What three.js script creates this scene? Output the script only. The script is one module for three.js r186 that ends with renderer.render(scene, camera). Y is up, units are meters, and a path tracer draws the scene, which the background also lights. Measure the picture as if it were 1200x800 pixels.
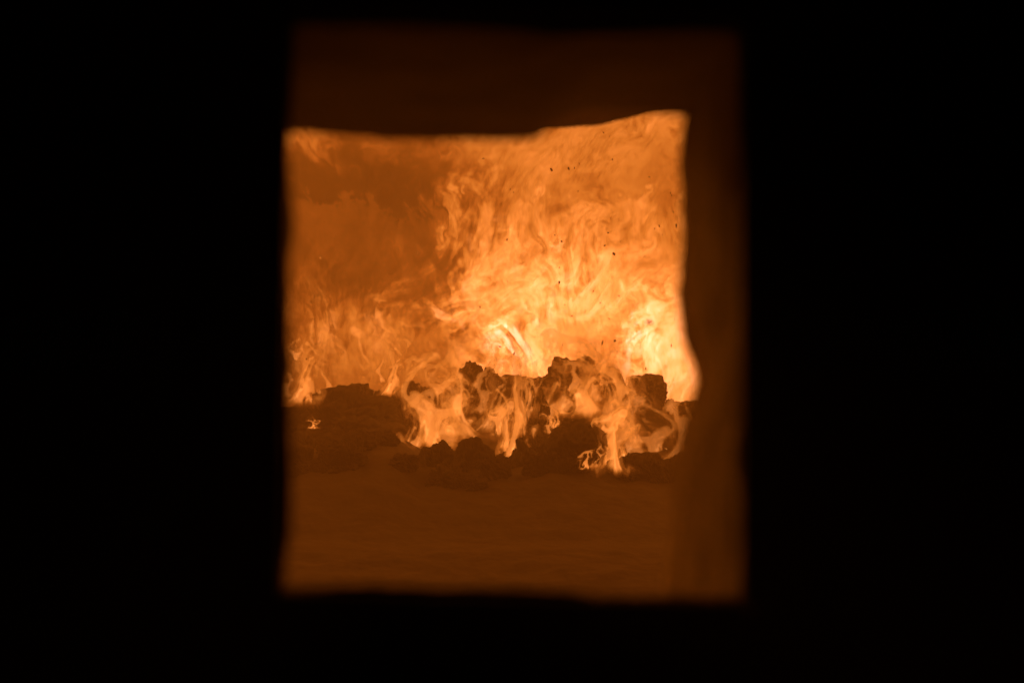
import * as THREE from 'three';
import { mergeVertices, mergeGeometries, toCreasedNormals } from 'three/addons/utils/BufferGeometryUtils.js';

// ---------- camera, light, exposure ----------
const scene = new THREE.Scene();
scene.background = new THREE.Color(0, 0, 0);
const K = 2650, EYE = 1.5;                                  // pixels per unit of slope in the 1200 x 800 photograph, height of the lens
const camera = new THREE.PerspectiveCamera(2 * Math.atan(400 / K) * 180 / Math.PI, 1.5, 0.05, 40);
camera.position.set(0, EYE, 0); camera.lookAt(0, EYE, -5); scene.add(camera);
camera.focus = 5.1; camera.userData.fStop = 11.5;
const renderer = new THREE.WebGLRenderer();
renderer.toneMapping = THREE.LinearToneMapping; renderer.toneMappingExposure = 1; renderer.shadowMap.enabled = true;
scene.fog = new THREE.FogExp2(new THREE.Color(1, 0.9, 0.8), 0.15);   // the smoke in the chamber
function fireAndFillLight(x, y, z, power, soft) { const l = new THREE.PointLight(new THREE.Color(1, 0.22, 0.014), power); l.name = 'fire_and_fill_light'; l.position.set(x, y, z); l.castShadow = true; l.shadow.radius = soft; scene.add(l); }
fireAndFillLight(-1.25, 2.35, -4.3, 9.4, 18);   // added lamps out of view that light the haze, before the added fire arms
fireAndFillLight(1.35, 2.35, -4.3, 9.4, 18);  // the matching added haze lamp on the right
fireAndFillLight(0.12, 1.46, -5.75, 2.0, 8);
fireAndFillLight(-0.17, 1.43, -4.9, 0.14, 5); fireAndFillLight(0.2, 1.42, -4.85, 0.36, 5);   // among the small flames

const at = (px, py, d) => new THREE.Vector3((px - 600) / K * d, EYE + (400 - py) / K * d, -d);

// ---------- seeded noise ----------
let seed = 20477;
const rnd = () => { seed = (seed * 1664525 + 1013904223) >>> 0; return seed / 4294967296; };
const PERM = new Uint8Array(512); { const p = [...Array(256).keys()]; for (let i = 255; i > 0; i--) { const j = Math.floor(rnd() * (i + 1)); [p[i], p[j]] = [p[j], p[i]]; } for (let i = 0; i < 512; i++) PERM[i] = p[i & 255]; }
const GX = new Float32Array(256), GY = new Float32Array(256), GZ = new Float32Array(256);
for (let i = 0; i < 256; i++) { const z = rnd() * 2 - 1, a = rnd() * Math.PI * 2, r = Math.sqrt(1 - z * z); GX[i] = r * Math.cos(a) * 1.5; GY[i] = r * Math.sin(a) * 1.5; GZ[i] = z * 1.5; }
const fade = (t) => t * t * t * (t * (t * 6 - 15) + 10);
function noise(x, y, z = 0) {
  const fx = Math.floor(x), fy = Math.floor(y), fz = Math.floor(z), X = fx & 255, Y = fy & 255, Z = fz & 255;
  x -= fx; y -= fy; z -= fz;
  const u = fade(x), v = fade(y), w = fade(z), A = PERM[X] + Y, B = PERM[X + 1] + Y;
  const g = (h, a, b, c) => GX[h] * a + GY[h] * b + GZ[h] * c;
  const a0 = PERM[A & 511] + Z, a1 = PERM[(A + 1) & 511] + Z, b0 = PERM[B & 511] + Z, b1 = PERM[(B + 1) & 511] + Z;
  const l = (t, a, b) => a + t * (b - a);
  return l(w, l(v, l(u, g(PERM[a0 & 511], x, y, z), g(PERM[b0 & 511], x - 1, y, z)), l(u, g(PERM[a1 & 511], x, y - 1, z), g(PERM[b1 & 511], x - 1, y - 1, z))),
    l(v, l(u, g(PERM[(a0 + 1) & 511], x, y, z - 1), g(PERM[(b0 + 1) & 511], x - 1, y, z - 1)), l(u, g(PERM[(a1 + 1) & 511], x, y - 1, z - 1), g(PERM[(b1 + 1) & 511], x - 1, y - 1, z - 1))));
}
function fbm(x, y, z = 0, n = 4, gain = 0.5) { let s = 0, a = 1, t = 0; for (let i = 0; i < n; i++) { s += a * noise(x, y, z); t += a; a *= gain; x *= 2.03; y *= 2.03; z *= 2.03; x += 17.3; y += 5.1; } return s / t; }
const clamp = THREE.MathUtils.clamp, smooth = THREE.MathUtils.smoothstep, lerp = THREE.MathUtils.lerp;

// ---------- the fire's motion: a small buoyant flow, so that every wisp follows a real swirl ----------
const FW = 224, FH = 288, STEPS = 250, KEEP = 120, LIFT = 0.7, hist = [];
function runFlow() {
  const N = FW * FH; let u = new Float32Array(N), v = new Float32Array(N), T = new Float32Array(N), u1 = new Float32Array(N), v1 = new Float32Array(N), T1 = new Float32Array(N), p = new Float32Array(N), div = new Float32Array(N), curl = new Float32Array(N);
  const xm = new Int32Array(FW), xp = new Int32Array(FW); for (let i = 0; i < FW; i++) { xm[i] = (i + FW - 1) % FW; xp[i] = (i + 1) % FW; }
  for (let s = 0; s < STEPS; s++) {
    for (let j = 2; j < 9; j++) for (let i = 0; i < FW; i++) { const h = noise(i * 0.055, j * 0.1, s * 0.035) + 0.5 * noise(i * 0.16, 40 + j * 0.1, s * 0.09); const q = smooth(h, 0.0, 0.5); T[j * FW + i] = Math.max(T[j * FW + i], q); u[j * FW + i] += 0.12 * noise(i * 0.1, 9.5, s * 0.06); }
    for (let j = 1; j < FH - 1; j++) for (let i = 0; i < FW; i++) { const k = j * FW + i; v[k] += 0.34 * T[k]; curl[k] = (v[j * FW + xp[i]] - v[j * FW + xm[i]] - u[k + FW] + u[k - FW]) * 0.5; }
    for (let j = 2; j < FH - 2; j++) for (let i = 0; i < FW; i++) { // vorticity confinement
      const k = j * FW + i, gx = (Math.abs(curl[j * FW + xp[i]]) - Math.abs(curl[j * FW + xm[i]])) * 0.5, gy = (Math.abs(curl[k + FW]) - Math.abs(curl[k - FW])) * 0.5, m = Math.hypot(gx, gy) + 1e-5;
      u[k] += 0.22 * (gy / m) * curl[k]; v[k] -= 0.22 * (gx / m) * curl[k];
    }
    for (let j = 1; j < FH - 1; j++) for (let i = 0; i < FW; i++) { const k = j * FW + i; div[k] = 0.5 * (u[j * FW + xp[i]] - u[j * FW + xm[i]] + v[k + FW] - v[k - FW]); }
    for (let it = 0; it < 26; it++) { for (let j = 1; j < FH - 1; j++) { const r = j * FW; for (let i = 0; i < FW; i++) { const k = r + i; p[k] += 1.55 * ((p[r + xm[i]] + p[r + xp[i]] + p[k - FW] + p[k + FW] - div[k]) * 0.25 - p[k]); } } for (let i = 0; i < FW; i++) { p[i] = p[FW + i]; p[N - FW + i] = 0; } }
    for (let j = 1; j < FH - 1; j++) for (let i = 0; i < FW; i++) { const k = j * FW + i; u[k] -= 0.5 * (p[j * FW + xp[i]] - p[j * FW + xm[i]]); v[k] -= 0.5 * (p[k + FW] - p[k - FW]); }
    for (let i = 0; i < FW; i++) { v[i] = 0; v[FW + i] = Math.max(0, v[FW + i]); v[N - FW + i] = v[N - 2 * FW + i]; u[N - FW + i] = u[N - 2 * FW + i]; }
    if (s >= STEPS - KEEP) hist.push([u.slice(), v.slice()]);
    for (let j = 0; j < FH; j++) for (let i = 0; i < FW; i++) {
      const k = j * FW + i; let x = i - u[k], y = clamp(j - v[k] - LIFT, 0, FH - 1.001); x = (x % FW + FW) % FW;
      const i0 = Math.floor(x), j0 = Math.floor(y), a = x - i0, b = y - j0, i1 = i0 + 1 === FW ? 0 : i0 + 1, r0 = j0 * FW, r1 = r0 + FW, c00 = (1 - a) * (1 - b), c10 = a * (1 - b), c01 = (1 - a) * b, c11 = a * b, I0 = i0 % FW;
      u1[k] = (c00 * u[r0 + I0] + c10 * u[r0 + i1] + c01 * u[r1 + I0] + c11 * u[r1 + i1]) * 0.999;
      v1[k] = (c00 * v[r0 + I0] + c10 * v[r0 + i1] + c01 * v[r1 + I0] + c11 * v[r1 + i1]) * 0.999;
      T1[k] = (c00 * T[r0 + I0] + c10 * T[r0 + i1] + c01 * T[r1 + I0] + c11 * T[r1 + i1]) * 0.985;
    }
    [u, u1, v, v1, T, T1] = [u1, u, v1, v, T1, T];
  }
}
const dep = new Float64Array(4); // x, y, age, reached
function trace(x, y, end, steps) {
  let n = 0, hit = 0;
  for (; n < steps; n++) {
    if (y < 8) { hit = 1; break; }
    const [u, v] = hist[end - 1 - n]; x = (x % FW + FW) % FW;
    const i0 = Math.floor(x) % FW, j0 = Math.min(Math.floor(y), FH - 2), a = x - Math.floor(x), b = y - j0, i1 = i0 + 1 === FW ? 0 : i0 + 1, r0 = j0 * FW, r1 = r0 + FW;
    const c00 = (1 - a) * (1 - b), c10 = a * (1 - b), c01 = (1 - a) * b, c11 = a * b;
    x -= c00 * u[r0 + i0] + c10 * u[r0 + i1] + c01 * u[r1 + i0] + c11 * u[r1 + i1];
    y -= LIFT + c00 * v[r0 + i0] + c10 * v[r0 + i1] + c01 * v[r1 + i0] + c11 * v[r1 + i1];
  }
  dep[0] = x; dep[1] = y; dep[2] = n; dep[3] = hit;
  return dep;
}

// ---------- naming ----------
const names = new Map();
const numbered = (n) => { const k = names.get(n) ?? 0; names.set(n, k + 1); return k ? n + '_' + String(k).padStart(3, '0') : n; };
function tag(o, label, category, group, kind) { if (label) o.userData.label = label; if (category) o.userData.category = category; if (group) o.userData.group = group; if (kind) o.userData.kind = kind; return o; }
function put(name, geo, mat, parent) { const m = new THREE.Mesh(geo, mat); m.name = parent ? name : numbered(name); m.castShadow = m.receiveShadow = true; (parent ?? scene).add(m); return m; }
function base(name, pos) { const g = new THREE.Group(); g.name = numbered(name); g.position.copy(pos); scene.add(g); return g; }

// ---------- textures ----------
function dataTexture(w, h, fn, srgb = false, n = 1) {
  const d = new Float32Array(w * h * 4);
  for (let j = 0; j < h; j++) for (let i = 0; i < w; i++) { const c = fn(i / w, j / h), k = (j * w + i) * 4; if (n === 1) d[k] = d[k + 1] = d[k + 2] = c; else { d[k] = c[0]; d[k + 1] = c[1]; d[k + 2] = c[2]; } d[k + 3] = 1; }
  const t = new THREE.DataTexture(d, w, h, THREE.RGBAFormat, THREE.FloatType);
  t.wrapS = t.wrapT = THREE.RepeatWrapping; t.magFilter = THREE.LinearFilter; t.needsUpdate = true; return t;
}
const wrapNoise = (u, v, f, o, n = 5) => { // repeats over 0..1
  const a = u * 2 * Math.PI, r = f / (2 * Math.PI); return fbm(Math.cos(a) * r + o, Math.sin(a) * r + v * 0 + 3.1, 0, 1) * 0 + lerp(fbm(u * f, v * f, o, n), fbm((u - 1) * f, v * f, o, n), smooth(u, 0.8, 1)) * (1 - smooth(v, 0.8, 1)) + lerp(fbm(u * f, (v - 1) * f, o, n), fbm((u - 1) * f, (v - 1) * f, o, n), smooth(u, 0.8, 1)) * smooth(v, 0.8, 1);
};
const roughTex = dataTexture(256, 256, (u, v) => clamp(0.5 + 0.9 * wrapNoise(u, v, 9, 2.2, 5), 0, 1));
const stainTex = dataTexture(256, 256, (u, v) => { const a = clamp(0.55 + 0.8 * wrapNoise(u, v, 6, 8.4, 5), 0, 1), b = clamp(0.5 + 0.9 * wrapNoise(u, v, 14, 4.4, 3), 0, 1); return [0.32 + 0.26 * a + 0.06 * b, 0.32 + 0.24 * a + 0.05 * b, 0.23 + 0.16 * a + 0.04 * b]; }, false, 3);
const charTex = dataTexture(256, 256, (u, v) => { const a = clamp(0.5 + 1.0 * wrapNoise(u, v, 8, 5.7, 5), 0, 1); return [0.003 + 0.006 * a, 0.0027 + 0.005 * a, 0.0025 + 0.004 * a]; }, false, 3);
const refractory = new THREE.MeshStandardMaterial({ map: stainTex, bumpMap: roughTex, bumpScale: 0.004, roughness: 0.95 });
const charred = new THREE.MeshStandardMaterial({ map: charTex, bumpMap: roughTex, bumpScale: 0.01, roughness: 0.97 });
const firebrick = new THREE.MeshStandardMaterial({ color: new THREE.Color(0.6, 0.52, 0.43), roughness: 0.95, bumpMap: roughTex, bumpScale: 0.004 });
const steel = new THREE.MeshStandardMaterial({ color: new THREE.Color(0.022, 0.02, 0.019), roughness: 0.75, metalness: 0.2, bumpMap: roughTex, bumpScale: 0.0015 });

// ---------- the furnace wall and its port ----------
function line(points, n) { // n + 1 points spread evenly along a polyline, px, py, distance
  const L = [0]; for (let i = 1; i < points.length; i++) L.push(L[i - 1] + Math.hypot(points[i][0] - points[i - 1][0], points[i][1] - points[i - 1][1]));
  const out = []; for (let k = 0; k <= n; k++) { const s = k / n * L[L.length - 1]; let i = 1; while (i < points.length - 1 && L[i] < s) i++; const f = (s - L[i - 1]) / (L[i] - L[i - 1]); out.push([lerp(points[i - 1][0], points[i][0], f), lerp(points[i - 1][1], points[i][1], f)]); }
  return out;
}
function skin(rows, closed, uvScale = 1) { // rows[i][j] are points; j goes round a section when closed
  const n = rows.length, m = rows[0].length, p = [], uv = [], ix = [];
  let s = 0;
  for (let i = 0; i < n; i++) { if (i) s += rows[i][0].distanceTo(rows[i - 1][0]); let t = 0; for (let j = 0; j <= (closed ? m : m - 1); j++) { const q = rows[i][j % m]; if (j) t += q.distanceTo(rows[i][j - 1]); p.push(q.x, q.y, q.z); uv.push(s * uvScale, t * uvScale); } }
  const w = closed ? m + 1 : m;
  for (let i = 0; i < n - 1; i++) for (let j = 0; j < w - 1; j++) { const a = i * w + j; ix.push(a, a + w, a + 1, a + 1, a + w, a + w + 1); }
  const g = new THREE.BufferGeometry(); g.setAttribute('position', new THREE.Float32BufferAttribute(p, 3)); g.setAttribute('uv', new THREE.Float32BufferAttribute(uv, 2)); g.setIndex(ix); g.computeVertexNormals(); return g;
}
const D1 = 0.6, D2 = 0.8;
function liningSide(outer, inner, away, rough, o) {
  // one side of the port: its face runs from the outer to the inner edge, then the solid goes back into the wall
  const N = 90, M = 26, a = line(outer, N), b = line(inner, N), rows = [];
  for (let i = 0; i <= N; i++) {
    const A = at(...a[i], D1 + 0.004), B = at(...b[i], D2), row = [], f = i / N, out = new THREE.Vector3().lerpVectors(away[0], away[1], f);
    for (let j = 0; j <= M; j++) {
      const t = j / M, q = new THREE.Vector3().lerpVectors(A, B, t), edge = Math.min(1, Math.min(t, 1 - t) * 8);
      const h = fbm(q.x * 24 + o, q.y * 24, q.z * 24, 5, 0.55) * rough;
      q.addScaledVector(out, (h - 0.0015 * edge) / out.length()); if (j === M) q.z += 0.006 * noise(q.x * 30, q.y * 30, o);
      row.push(q);
    }
    const E = B.clone().add(out), F = A.clone().add(out); E.z -= 0.004; row.push(B.clone().lerp(E, 0.5), E, F, A.clone().lerp(F, 0.5)); rows.push(row);
  }
  return skin(rows, true, 5);
}
const wall = base('furnace_wall', new THREE.Vector3(0, 0, 0));
tag(wall, 'black furnace wall framing the fire, with a deep ragged rectangular viewing port', 'furnace wall');
const V = (x, y) => new THREE.Vector3(x, y, 0), g3 = 0.07, TL = V(-g3, g3), TR = V(g3, g3), BR = V(g3, -g3), BL = V(-g3, -g3);
const oTL = [346, 30], oTR = [866, 40], oBR = [866, 702], oBL = [333, 688], iTL = [296, 154], iTR = [801, 136], iBR = [778, 722], iBL = [290, 722];
put('lintel', liningSide([oTL, [600, 35], oTR], [iTL, [345, 157], [430, 160], [530, 164], [612, 166], [630, 162], [648, 145], [688, 127], [760, 130], iTR], [TL, TR], 0.0028, 1.3), refractory, wall);
tag(put('jamb', liningSide([oTR, [867, 360], oBR], [iTR, [797, 200], [798, 300], [795, 350], [802, 395], [818, 430], [824, 455], [815, 480], [799, 510], [788, 545], [782, 580], [779, 650], iBR], [TR, BR], 0.005, 7.7), refractory, wall), 'right jamb of the port with a spalled bulging edge');
put('sill', liningSide([oBR, [600, 697], oBL], [iBR, [560, 722], iBL], [BR, BL], 0.006, 4.1), refractory, wall);
put('jamb', liningSide([oBL, [338, 350], oTL], [iBL, [292, 430], iTL], [BL, TL], 0.006, 9.9), refractory, wall);
{ // a broken brick behind the right end of the lintel, its underside sloping up into the chamber
  const near = [[600, 150], [640, 140], [690, 120], [765, 126], [815, 127]], far = [[600, 152], [625, 153], [640, 151], [700, 147], [740, 138], [762, 132], [815, 128]], a = line(near, 30), c = line(far, 30), rows = [];
  for (let i = 0; i <= 30; i++) {
    const A = at(...a[i], 0.83), row = []; // match by place across
    const fx = a[i][0], k = far.findIndex((q) => q[0] >= fx), q0 = far[Math.max(0, k - 1)], q1 = far[Math.max(1, k)], C = at(fx, lerp(q0[1], q1[1], clamp((fx - q0[0]) / (q1[0] - q0[0]), 0, 1)), 1.9);
    for (let j = 0; j <= 8; j++) { const q = A.clone().lerp(C, j / 8); q.y += 0.0012 * fbm(q.x * 60, q.z * 60, 4, 3); row.push(q); }
    row.push(C.clone().add(new THREE.Vector3(0, 0.07, 0)), A.clone().add(new THREE.Vector3(0, 0.07, 0))); rows.push(row);
  }
  tag(put('brick', skin(rows, true, 5), firebrick, wall), 'broken brick with a bright underside over the right end of the opening');
}
{ // the steel plate of the wall's outside, with the opening cut out, and the angle-iron rim beside it
  const s = new THREE.Shape(); s.moveTo(-2.2, -0.2); s.lineTo(2.2, -0.2); s.lineTo(2.2, 3.2); s.lineTo(-2.2, 3.2); s.closePath();
  const h = new THREE.Path(), c = [[338, 8], [872, 20], [872, 708], [326, 696]].map(([x, y]) => at(x, y, D1)); h.moveTo(c[0].x, c[0].y); c.slice(1).forEach((q) => h.lineTo(q.x, q.y)); h.closePath(); s.holes.push(h);
  const g = new THREE.ExtrudeGeometry(s, { depth: 0.004, bevelEnabled: true, bevelSize: 0.0007, bevelThickness: 0.0007, bevelSegments: 1 }); g.translate(0, 0, -D1 - 0.001);
  put('steel_plate', g, steel, wall);
  const bar = (x0, y0, x1, y1, thick, deep) => { const a = at(x0, y0, D1), b = at(x1, y1, D1), L = a.distanceTo(b), r = thick * 0.25, q = new THREE.Shape(); q.moveTo(-L / 2, -thick / 2); q.lineTo(L / 2, -thick / 2); q.lineTo(L / 2, thick / 2); q.lineTo(-L / 2, thick / 2); q.closePath(); const e = new THREE.ExtrudeGeometry(q, { depth: deep, bevelEnabled: true, bevelSize: r, bevelThickness: r, bevelSegments: 3 }); e.rotateZ(Math.atan2(b.y - a.y, b.x - a.x)); e.translate((a.x + b.x) / 2, (a.y + b.y) / 2, -D1 + 0.005); return e; };
  put('rim', bar(988, 60, 990, 690, 0.0025, 0.006), steel, wall); put('rim', bar(876, 716, 1002, 708, 0.0025, 0.006), steel, wall);
}
// the closed chamber behind it
function slab(name, x, y, z, w, h, d) { const m = put(name, new THREE.BoxGeometry(w, h, d, 1, 1, 1), firebrick); tag(m, null, null, null, 'structure'); m.position.set(x, y, z); return m; }
slab('wall_back', 0.05, 1.6, -8.65, 4.1, 3.4, 0.3); slab('wall_left', -1.75, 1.6, -4.64, 0.3, 3.4, 7.71); slab('wall_right', 1.85, 1.6, -4.64, 0.3, 3.4, 7.71);
slab('ceiling', 0.05, 3.15, -4.64, 3.29, 0.3, 7.71); slab('floor', 0.05, 0.2, -4.64, 3.29, 0.3, 7.71);
{ const s = new THREE.Shape(); s.moveTo(-1.9, -0.1); s.lineTo(2.0, -0.1); s.lineTo(2.0, 3.3); s.lineTo(-1.9, 3.3); s.closePath(); const h = new THREE.Path(); h.moveTo(-0.13, 1.365); h.lineTo(-0.13, 1.62); h.lineTo(0.1, 1.62); h.lineTo(0.1, 1.365); h.closePath(); s.holes.push(h); const g = new THREE.ExtrudeGeometry(s, { depth: 0.165, bevelEnabled: false }); g.translate(0, 0, -0.785); put('masonry', g, refractory, wall); }

// ---------- fuel ----------
const REAR = [[200, 480], [330, 479], [370, 476], [384, 461], [440, 457], [451, 469], [462, 469], [478, 455], [500, 463], [540, 458], [566, 445], [640, 445], [700, 452], [742, 447], [773, 448], [779, 474], [815, 476], [1000, 478]];
const FORE = [[200, 530], [330, 520], [470, 512], [500, 534], [585, 534], [600, 541], [645, 528], [700, 538], [735, 545], [800, 545], [1000, 548]];
const track = (T, x) => { let i = 1; while (i < T.length - 1 && T[i][0] < x) i++; return lerp(T[i - 1][1], T[i][1], clamp((x - T[i - 1][0]) / (T[i][0] - T[i - 1][0]), 0, 1)); };
function heapHeight(x, d) {
  const wob = 6 * noise(d * 2.1, x * 3, 3), xr = x / 5.4 * K + 600 + wob, xf = x / 4.6 * K + 600 + wob;   // the two ridges of the heap
  const rear = EYE - (track(REAR, xr) - 400) / K * 5.4, fore = EYE - (track(FORE, xf) - 400) / K * 4.6;
  const P = [[0.8, 0.86], [2.6, 0.96], [3.4, 1.04], [4.1, 1.15], [4.6, fore], [4.9, lerp(fore, rear, 0.25) - 0.02], [5.4, rear], [5.75, rear - 0.16], [6.4, 1.12], [8.6, 1.05]];
  let i = 1; while (i < P.length - 1 && P[i][0] < d) i++;
  const near = smooth(d, 4.2, 5.2), y = lerp(P[i - 1][1], P[i][1], smooth(d, P[i - 1][0], P[i][0]));
  const lumpy = 0.5 - Math.abs(noise(x * 4.5, d * 4.5, 1.1)), bits = 0.4 - Math.abs(noise(x * 11, d * 11, 6.1));
  return y + (0.008 * lumpy + 0.008 * bits) * (1 - 0.6 * near) - 0.02 + 0.006 * fbm(x * 24, d * 24, 2, 3, 0.6) + near * 0.006 * noise(x * 60, d * 30, 8);
}
{
  const rows = []; for (let j = 0; j <= 420; j++) { const d = 0.81 + 7.65 * (j / 420), row = []; for (let i = 0; i <= 400; i++) { const x = lerp(-1.59, 1.69, i / 400); row.push(new THREE.Vector3(x, heapHeight(x, d), -d)); } rows.push(row); }
  tag(put('fuel_heap', skin(rows, false, 1.5), charred), 'dark smoke-veiled heap of smouldering fuel sloping up to the flames', 'fuel heap');
}
// lumps lying on the heap: [name, label, category, px, py, half width px, half height px, distance, depth factor, boxiness, roll, raggedness]
function lump(name, label, category, px, py, hw, hh, d, deep, box, roll, rag) {
  let g = mergeVertices(new THREE.IcosahedronGeometry(1, 26).deleteAttribute('normal').deleteAttribute('uv'), 1e-5);
  const P = g.attributes.position, o = rnd() * 50, W = hw / K * d, H = hh / K * d, uv = [];
  for (let i = 0; i < P.count; i++) {
    let x = P.getX(i), y = P.getY(i), z = P.getZ(i);
    const r = Math.pow(Math.pow(Math.abs(x), box) + Math.pow(Math.abs(y), box) + Math.pow(Math.abs(z), box), -1 / box);
    const n = 1 + rag * (1.7 * fbm(x * 1.2 + o, y * 1.3, z * 1.3, 2) + 0.75 * (Math.abs(noise(x * 3.1 + o, y * 3.1, z * 3.1)) - 0.25) + 0.28 * noise(x * 8 + o, y * 8, z * 8) + 0.14 * noise(x * 19, y * 19 + o, z * 19) + 0.07 * noise(x * 38, y * 38 + o, z * 38));
    P.setXYZ(i, x * r * n * W, y * r * n * H, z * r * n * W * deep); uv.push(x * 0.7 + z * 0.4, y * 0.7 + z * 0.3);
  }
  g.setAttribute('uv', new THREE.Float32BufferAttribute(uv, 2)); g.rotateZ(roll); g.computeVertexNormals();
  const m = tag(put(name, g, charred), label, category); m.position.copy(at(px, py, d)); return m;
}
const LUMPS = [
  ['charred_log', 'round dark log end in front of the flames, widest lump of the heap', 'log', 675, 524, 34, 33, 4.55, 1.6, 2.2, 0.1, 0.16],
  ['charred_block', 'flat-topped charred block standing highest above the middle of the heap', 'charred block', 552, 466, 17, 36, 5.25, 1.1, 4, 0.05, 0.2],
  ['fuel_lump', 'broad ragged dark mound left of the notch of flame, largest lump at left', 'fuel lump', 412, 496, 54, 38, 4.95, 0.9, 2.1, 0.05, 0.3],
  ['fuel_lump', 'low dark lump at the left edge beside the corner flame', 'fuel lump', 345, 505, 30, 25, 4.95, 0.9, 2.4, 0.0, 0.2],
  ['fuel_lump', 'small dark lump right of the notch of flame', 'fuel lump', 484, 484, 22, 33, 5.1, 0.9, 2.4, 0.2, 0.22],
  ['fuel_lump', 'rounded dark lump below the flames, left of the spurting middle flame', 'fuel lump', 557, 546, 25, 31, 4.5, 1.1, 2.2, 0.1, 0.18],
  ['fuel_lump', 'low dark lump under the licking flame cluster', 'fuel lump', 512, 560, 28, 33, 4.6, 1.1, 2.3, -0.1, 0.2],
  ['charred_block', 'wide flat charred slab behind, between the tall block and ragged chunk', 'charred block', 604, 470, 48, 28, 5.5, 0.6, 4, 0.0, 0.16],
  ['charred_log', 'narrow upright dark log end between two flames at the centre', 'log', 627, 492, 17, 38, 5.0, 1.2, 2.6, 0.05, 0.16],
  ['fuel_lump', 'ragged crusted chunk with a frayed top in front of the bright fire', 'fuel lump', 672, 450, 30, 29, 5.35, 0.9, 2.4, 0.1, 0.3],
  ['charred_block', 'tilted dark slab with a pointed upper corner right of the ragged chunk', 'charred block', 724, 464, 13, 33, 5.2, 0.8, 3.5, 0.35, 0.15],
  ['charred_block', 'square-cornered charred block at right behind the flames', 'charred block', 757, 466, 20, 26, 5.45, 0.8, 7, -0.03, 0.1],
  ['fuel_lump', 'flat dark ledge of fuel against the right jamb', 'fuel lump', 800, 500, 36, 27, 5.5, 0.8, 4, 0.03, 0.15],
  ['fuel_lump', 'small dark lump between the spurting flame and the round log', 'fuel lump', 614, 560, 26, 42, 4.65, 1, 2.3, 0.2, 0.2],
  ['fuel_lump', 'low dark lump at right under the forked flame', 'fuel lump', 742, 566, 36, 34, 4.6, 1, 2.3, 0.0, 0.2],
];
LUMPS.forEach((a) => lump(...a));
{ // small rubble half buried along the two ridges
  const kinds = [0, 1, 2, 3].map((k) => lump('clinker_lump', 'small crumbled clinker lump half buried in the slope of the heap', 'clinker', 500, 600, 14, 11, 4.6, 1, 2.6, k, 0.34));
  for (let k = 0; k < 74; k++) {
    const r = k < 4 ? kinds[k] : tag(kinds[k % 4].clone(), null); if (k >= 4) { r.name = numbered('clinker_lump'); scene.add(r); }
    r.userData.group = 'small clinker lumps half buried in the heap';
    const low = k >= 70, d = low ? 4.35 + 0.2 * rnd() : rnd() < 0.5 ? 5.3 + 0.2 * rnd() : 4.4 + 0.45 * rnd(), x = (lerp(335, 815, rnd()) - 600) / K * d; r.position.set(x, heapHeight(x, d) + 0.002, -d); r.rotation.set(rnd() * 6, rnd() * 6, rnd() * 6); r.scale.setScalar(low ? 0.6 + 1.2 * rnd() : 0.5 + 1.1 * rnd());
  }
}

// ---------- fire ----------
runFlow();
const ramp = (I) => [I, I * (0.185 + 0.08 * smooth(I, 0.2, 1.6) + 0.05 * smooth(I, 1.5, 4)), I * (0.008 + 0.017 * I)];
function wisp(x, y, end, steps, f, st) { // how hot the gas is that the flow brought to that place
  const b = trace(x, y, end, steps), t = end - b[2];
  return [fbm(b[0] * f, b[1] * f, t * 0.03 + st, 3, 0.55), b[2] / steps, b[3], b[0], b[1]];
}
function flameMaterial(glow, alpha) { return new THREE.MeshStandardMaterial({ color: 0x000000, roughness: 1, metalness: 0, emissive: 0xffffff, emissiveMap: glow, alphaMap: alpha, transparent: true, vertexColors: true, side: THREE.DoubleSide, specularIntensity: 0 }); }
function flamePhysical(glow, alpha, k = 1) { return new THREE.MeshPhysicalMaterial({ color: 0x000000, roughness: 1, specularIntensity: 0, emissive: 0xffffff, emissiveIntensity: k, emissiveMap: glow, alphaMap: alpha, transparent: true, vertexColors: true, side: THREE.DoubleSide }); }
// licking flames: gas that left a small burning patch, carried and curled by the flow; brightest along its burning edge
const BOX_W = 62, BOX_H = 66, FRONTS = [];
function burn(W, H, c) { // the burning edge of the gas from one patch, on a grid over the box
  const a = new Float32Array(W * H);
  for (let j = 0; j < H; j++) for (let i = 0; i < W; i++) {
    const b = trace(c.xs + (i / W - 0.5) * BOX_W, 8.3 + j / H * BOX_H, c.end, c.steps); if (!b[3]) continue;
    let dx = b[0] - c.xs; dx -= Math.round(dx / FW) * FW; const t = c.end - b[2], age = b[2] / c.steps;
    const m = Math.exp(-Math.pow(dx / c.wide, 2)) * (1 + 0.75 * noise(b[0] * 0.13, t * 0.11, c.o) + 0.3 * noise(b[0] * 0.32, t * 0.26, c.o + 5)) * smooth(1 - age, 0, 0.5);
    const foot = smooth(j / H + 0.05 * noise(i / W * 9, c.o, 2) + 0.03 * noise(i / W * 31, c.o, 7), 0.01, 0.10);
    a[j * W + i] = clamp(0.42 * Math.exp(-Math.pow((m - 0.34) / 0.12, 2)) + 0.66 * smooth(m, 0.2, 0.9) + 0.25 * Math.exp(-Math.pow((m - 0.8) / 0.08, 2)), 0, 1.4) * smooth(m, 0.05, 0.3) * (1 - 0.5 * age) * foot * smooth(Math.min(i, W - 1 - i, H - 1 - j) / W, 0, 0.06);
  }
  return a;
}
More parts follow.
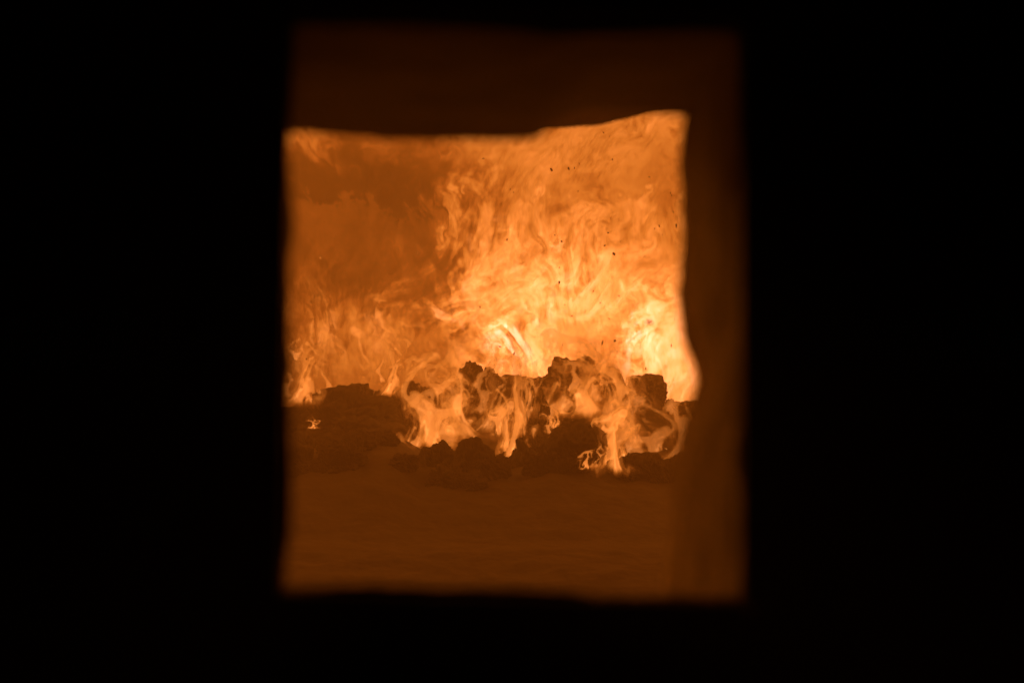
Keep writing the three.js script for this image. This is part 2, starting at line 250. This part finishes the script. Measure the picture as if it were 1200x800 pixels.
function soften(a, W, H, r) { // gas that glows round the thin fronts
  for (let pass = 0; pass < 4; pass++) { const o = a.slice(), sx = pass % 2, n = sx ? W : H, m = sx ? H : W, st = sx ? 1 : W, ln = sx ? W : 1;
    for (let l = 0; l < m; l++) { let s = 0; const at0 = l * ln; for (let k = -r; k < n; k++) { const inn = k + r; if (inn < n) s += o[at0 + inn * st]; const out = k - r - 1; if (out >= 0) s -= o[at0 + out * st]; if (k >= 0) a[at0 + k * st] = s / (2 * r + 1); } } }
  return a;
}
const patches = [];
for (let k = 0; k < 48; k++) { // look where the gas rises well, and burn those patches
  const c = { xs: rnd() * FW, end: 120 - 2 * (k % 24), wide: 12 + 12 * rnd(), o: rnd() * 40, steps: 20 + Math.floor(rnd() * 16) }, a = burn(28, 34, c);
  let sum = 0, tall = 0, side = 0; for (let j = 0; j < 34; j++) for (let i = 0; i < 28; i++) { sum += a[j * 28 + i]; tall += a[j * 28 + i] * j / 34; if (i < 5 || i > 22) side += a[j * 28 + i]; }
  c.score = tall * (1 - 0.8 * side / (sum + 0.1)); patches.push(c);
}
patches.sort((p, q) => q.score - p.score);
for (let k = 0; k < 12; k++) {
  const W = 256, H = 308, a = burn(W, H, patches[k]), glow = soften(a.slice(), W, H, 6), bloom = soften(a.slice(), W, H, 1);
  for (let i = 0; i < a.length; i++) a[i] = 0.8 * bloom[i] + 0.4 * glow[i];
  const pick = (u, v) => { const x = clamp(u, 0, 0.9999) * (W - 1), y = clamp(v, 0, 0.9999) * (H - 1), i = Math.floor(x), j = Math.floor(y), f = x - i, g = y - j; return lerp(lerp(a[j * W + i], a[j * W + i + 1], f), lerp(a[j * W + W + i], a[j * W + W + i + 1], f), g); };
  const texel = (u, v) => a[Math.round(v * H) * W + Math.round(u * W)] ?? 0;
  FRONTS.push({ pick, mat: flamePhysical(dataTexture(W, H, (u, v) => ramp(0.4 + 3.8 * texel(u, v) * texel(u, v)), false, 3), dataTexture(W, H, (u, v) => clamp(texel(u, v) * 0.95, 0, 0.95))) });
  for (const t of [FRONTS[k].mat.emissiveMap, FRONTS[k].mat.alphaMap]) t.wrapS = t.wrapT = THREE.ClampToEdgeWrapping;
}
function sheet(H, W, front, o) { // a curled upright front of burning gas, cut to where it burns
  const N = 44, M = 60, p = [], uv = [], col = [], ix = [], solid = [], s0 = o.seed;
  for (let j = 0; j <= M; j++) for (let i = 0; i <= N; i++) {
    const t = j / M, s = i / N * 2 - 1;
    const x = s * W + o.lean * W * t * t + 0.25 * W * noise(t * 2.2 + s0, s0, 1) * t, z = o.side * (0.7 * W * (0.5 - s * s) + 0.3 * W * t) + 0.7 * W * noise(s * 1.1 + s0, t * 2.4, 6);
    const u = o.flip ? 0.5 - s / 2 : 0.5 + s / 2, a = front.pick(u, t);
    p.push(x, t * H, z); uv.push(u, t); col.push(1, 1, 1, clamp(o.power, 0, 1)); solid.push(a);
  }
  for (let j = 0; j < M; j++) for (let i = 0; i < N; i++) { const a = j * (N + 1) + i, b = a + 1, c = a + N + 1, e = c + 1; if (solid[a] + solid[b] + solid[c] + solid[e] > 0.05) ix.push(a, b, c, b, e, c); }
  const g = new THREE.BufferGeometry(); g.setAttribute('position', new THREE.Float32BufferAttribute(p, 3)); g.setAttribute('uv', new THREE.Float32BufferAttribute(uv, 2)); g.setAttribute('color', new THREE.Float32BufferAttribute(col, 4)); g.setIndex(ix); g.computeVertexNormals();
  return g;
}
const TONGUE = 1, BUSH = 1, VEE = 1, LICK = 1;
let turn = 0;
function flame(label, cx, by, ty, hw, d, shape, opt = {}) { // px of the foot's middle, foot, top, half width px, distance
  const g = base('flame', at(cx, by, d)), n = opt.sheets ?? 5;
  tag(g, label, 'flame');
  for (let k = 0; k < n; k++) {
    const o = { lean: (opt.lean ?? 0) + (rnd() - 0.5) * 0.3, side: k % 2 ? -1 : 1, seed: rnd() * 90, flip: rnd() < 0.5, power: (opt.power ?? 1) * (k === 0 ? 1 : 0.8) }, front = FRONTS[(turn++ * 5) % 12];
    const small = k >= 2 ? 0.55 + 0.2 * rnd() : 1, m = put('flame_sheet', sheet(small * (by - ty) * (1.7 - 0.4 * rnd()) / K * d, small * hw * 2.1 / K * d, front, o), front.mat, g);
    m.position.set((rnd() - 0.5) * hw * 1.2 / K * d * (k ? 1 : 0.3), k < 2 ? 0 : 0.4 * rnd() * (by - ty) / K * d, (k - (n - 1) / 2) * -0.05 * (hw / 40 + 0.3)); m.castShadow = false;
  }
  return g;
}

// the great body of fire at the back of the chamber, brightness as the burning gas has it
const G = (x, y, cx, cy, rx, ry) => Math.exp(-Math.pow((x - cx) / rx, 2) - Math.pow((y - cy) / ry, 2));
function heat(x, y) {
  const half = lerp(62, 30, smooth(y, 220, 280));
  let I = 0.14 + 0.78 * smooth(x, 535 - half, 535 + half) * (1 - 0.2 * smooth(y, 160, 120)) + 0.10 * smooth(y, 330, 380);
  I += 0.4 * G(x, y, 350, 158, 50, 28) + 0.3 * G(x, y, 450, 158, 130, 22) + 0.1 * smooth(y, 240, 170) - 0.04 * G(x, y, 450, 290, 90, 70);
  I += 1.0 * G(x, y, 665, 345, 110, 72) + 0.6 * G(x, y, 690, 345, 30, 45) + 1.9 * G(x, y, 622, 415, 38, 40) + 2.7 * G(x, y, 778, 415, 44, 50) + 0.3 * G(x, y, 570, 320, 35, 60);
  I += 0.15 * G(x, y, 770, 165, 45, 30) + 0.15 * G(x, y, 720, 200, 60, 20) + 0.34 * G(x, y, 410, 405, 100, 45) - 0.2 * G(x, y, 765, 235, 75, 60);
  return Math.max(0.04, I * 1.9 - 0.2);
}
function fireBody(label, x0, x1, y0, y1, d, o) {
  const W = o.res, H = Math.round(o.res * (y1 - y0) / (x1 - x0)), I = new Float32Array(W * H), A = new Float32Array(W * H);
  for (let j = 0; j < H; j++) for (let i = 0; i < W; i++) {
    const px = lerp(x0, x1, i / W), py = lerp(y1, y0, j / H), gx = (px - 300) * 0.40 + o.shift, gy = 14 + (560 - py) * 0.36;
    const w = wisp(gx, gy, o.end, o.steps, 0.05, o.st), w2 = wisp(gx + 90, gy, o.end - 14, Math.round(o.steps * 0.6), 0.11, o.st + 4);
    const w3 = wisp(gx + 40, gy, o.end - 6, 5, 0.05, o.st + 2), fine = fbm(w3[3] * 0.3, w3[4] * 0.24, 2.2, 4, 0.68), cloud = fbm(w3[3] * 0.085, w3[4] * 0.07, o.st, 4, 0.62);
    const q = heat(px + 26 * w[0] + 26 * w2[0] + 60 * cloud + 16 * fine, py + 26 * w2[0] + 60 * cloud + 16 * fine);
    I[j * W + i] = Math.max(0.02, q * (1 + 0.4 * w[0] + 0.34 * w2[0] + 0.5 * fine + 0.5 * cloud + 0.5 * fbm(px * 0.011 + 0.6 * w3[0], py * 0.012, o.st + 7, 3)) + 0.10 * (w2[0] + fine + 0.6 * cloud)); A[j * W + i] = o.opaque ? 1 : clamp(o.thin * smooth(w[0] + 0.5 * w2[0], -0.2, 0.5), 0, 1);
  }
  const pick = (a) => (u, v) => a[Math.min(H - 1, Math.round(v * H)) * W + Math.min(W - 1, Math.round(u * W))], pi = pick(I), pa = pick(A);
  const mat = flamePhysical(dataTexture(W, H, (u, v) => ramp(pi(u, v) * (o.gain ?? 1)), false, 3), dataTexture(W, H, pa));
  for (const t of [mat.emissiveMap, mat.alphaMap]) t.wrapS = t.wrapT = THREE.ClampToEdgeWrapping;
  const N = 80, M = 80, p = [], uv = [], col = [], ix = [];
  for (let j = 0; j <= M; j++) for (let i = 0; i <= N; i++) {
    const u = i / N, v = j / M, q = at(lerp(x0, x1, u), lerp(y1, y0, v), d), e = Math.min(u, 1 - u, v, 1 - v), rag = 0.1 * fbm(u * 4 + o.st, v * 4, 1, 3);
    q.z += o.roll * (fbm(u * 2.2 + o.st, v * 2.4, 3.3, 4) * 1.6 - 1.2 * Math.pow(u - 0.5, 2)); p.push(q.x, q.y, q.z); uv.push(u, v); col.push(1, 1, 1, smooth(e + rag, 0.0, o.edge));
  }
  for (let j = 0; j < M; j++) for (let i = 0; i < N; i++) { const a = j * (N + 1) + i; ix.push(a, a + 1, a + N + 1, a + 1, a + N + 2, a + N + 1); }
  const g = new THREE.BufferGeometry(); g.setAttribute('position', new THREE.Float32BufferAttribute(p, 3)); g.setAttribute('uv', new THREE.Float32BufferAttribute(uv, 2)); g.setAttribute('color', new THREE.Float32BufferAttribute(col, 4)); g.setIndex(ix); g.computeVertexNormals();
  if (!label) return new THREE.Mesh(g, mat);
  const m = tag(put('fire', g, mat), label, 'fire'); m.castShadow = false; return m;
}
{
  const fire = tag(base('fire', new THREE.Vector3(0, 0, 0)), 'great wall of orange fire filling the furnace behind the heap', 'fire');
  const front = fireBody(null, 250, 900, 40, 560, 7.3, { res: 820, end: 120, steps: 10, st: 0.4, shift: 104, opaque: true, roll: 0.5, edge: 0.08 });
  front.name = 'fire_front'; fire.add(front);
  const armMat = flamePhysical(dataTexture(192, 192, (u, v) => ramp(Math.max(0.15, 0.95 + 1.5 * wrapNoise(u, v, 6, 2.9, 4))), false, 3), null);
  const arm = (x0, x1, y0, y1, z, f) => { // added glowing sheets along the side walls, unseen, to light the haze
    const rows = []; for (let i = 0; i <= 40; i++) { const row = []; for (let j = 0; j <= 40; j++) { const u = i / 40, v = j / 40, q = f(u, v), n = 0.22 * fbm(q.x * 1.6, q.y * 1.6, q.z * 1.6, 3); q.x += n; q.z += n; row.push(q); } rows.push(row); }
    const g = skin(rows, false, 0.5); g.setAttribute('color', new THREE.Float32BufferAttribute(new Float32Array(g.attributes.position.count * 4).fill(1), 4)); put('added_fire_arm', g, armMat, fire).castShadow = false;
  };
  const corner = (side) => arm(0, 0, 0, 0, 0, (u, v) => { const s = u * 3.0, x = s < 0.6 ? 0.9 + s : 1.5, z = s < 0.6 ? 7.9 : 7.9 - (s - 0.6); return new THREE.Vector3(0.05 + side * x, 1.15 + 1.6 * v, -z); });
  corner(-1); corner(1);
}
fireBody('tall pale-yellow billowing fire at centre right, in front of the orange fire', 500, 850, 210, 500, 6.6, { res: 520, end: 100, steps: 12, st: 7.7, shift: 60, thin: 0.7, roll: 0.4, edge: 0.3, gain: 1.25 });
fireBody('low dull orange fire rolling over the left mound', 310, 545, 310, 500, 6.0, { res: 420, end: 110, steps: 15, st: 3.1, shift: 30, thin: 0.8, roll: 0.35, edge: 0.28, gain: 1.6 });

flame('wispy forked flame in the left corner above the low lump', 357, 479, 418, 22, 4.95, VEE, { power: 0.9 });
flame('tiny bright lick high at the left edge', 350, 424, 400, 7, 5.0, TONGUE, { lean: -0.6 });
flame('small detached flame low on the left of the dark heap', 366, 503, 492, 6, 4.75, BUSH, { sheets: 2 });
flame('narrow flame rising out of the notch right of the broad mound', 457, 468, 415, 15, 5.1, VEE, {});
flame('curling bright flame cluster left of the tall block', 510, 529, 425, 34, 4.9, LICK, { power: 1.1, lean: -0.1 });
flame('broad translucent flame rising before the tall charred block', 552, 520, 420, 36, 4.85, BUSH, { power: 0.8 });
flame('spurting pointed flame hanging lowest in the middle, over a V-shaped gap', 588, 543, 455, 20, 4.75, VEE, { power: 1.1 });
flame('thin curved flame left of the narrow upright log', 612, 515, 440, 14, 4.9, TONGUE, { lean: 0.4, power: 0.8 });
flame('small upright lick at the left shoulder of the round log', 649, 510, 485, 9, 4.8, LICK, {});
flame('tall bright flame licking over the ragged crusted chunk', 680, 492, 405, 36, 5.0, BUSH, { power: 1 });
flame('tall flame crossing the tilted slab', 728, 515, 425, 24, 4.9, LICK, { power: 1 });
flame('forked bright flame running down beside the round log at right', 724, 556, 470, 24, 4.6, VEE, { power: 1.1, lean: 0.35 });
flame('tiny curled flame low on the right side of the round log', 687, 550, 520, 9, 4.48, LICK, { lean: 0.5 });
flame('faint wide flame in front of the square-cornered block', 768, 548, 445, 40, 4.9, BUSH, { power: 0.6 });

// ---------- floating ash and sparks ----------
const flakeGeos = [0, 1, 2].map((k) => { const g = new THREE.IcosahedronGeometry(1, 2); const P = g.attributes.position; for (let i = 0; i < P.count; i++) { const n = 1 + 0.6 * noise(P.getX(i) * 2 + k * 9, P.getY(i) * 2, P.getZ(i) * 2); P.setXYZ(i, P.getX(i) * n, P.getY(i) * n * 0.6, P.getZ(i) * n * 0.35); } g.computeVertexNormals(); return g; });
const ashMat = new THREE.MeshStandardMaterial({ color: new THREE.Color(0.015, 0.013, 0.011), roughness: 1 });
{ const f = tag(put('ash_flake', flakeGeos[0], ashMat), 'largest dark ash flake drifting in the bright fire at right', 'ash flake'); f.position.copy(at(761, 377, 1.7)); f.scale.setScalar(0.0024); }
let flake0;
for (let k = 0; k < 54; k++) {
  const wide = rnd() < 0.85, px = wide ? lerp(560, 798, rnd()) : lerp(350, 560, rnd()), py = lerp(140, 440, Math.pow(rnd(), 0.8)), d = lerp(4.6, 5.8, rnd());
  const f = put('ash_flake', flakeGeos[k % 3], ashMat); tag(f, 'tiny dark ash flake drifting in the fire', 'ash flake', 'tiny ash flakes drifting in the fire');
  f.position.copy(at(px, py, d)); f.rotation.set(rnd() * 6, rnd() * 6, rnd() * 6); f.scale.setScalar(lerp(0.0022, 0.0048, Math.pow(rnd(), 2)));
}
const sparkMat = new THREE.MeshStandardMaterial({ color: 0x000000, roughness: 1, emissive: new THREE.Color(1.6, 0.6, 0.12) });
for (let k = 0; k < 9; k++) { const f = put('fire_spark', flakeGeos[k % 3], sparkMat); tag(f, 'tiny glowing spark in the dull smoky fire', 'spark', 'glowing sparks'); f.position.copy(at(lerp(350, 800, rnd()), lerp(250, 560, rnd()), lerp(4.2, 5, rnd()))); f.rotation.set(rnd() * 6, rnd() * 6, rnd() * 6); f.scale.setScalar(0.0015); }

renderer.render(scene, camera);
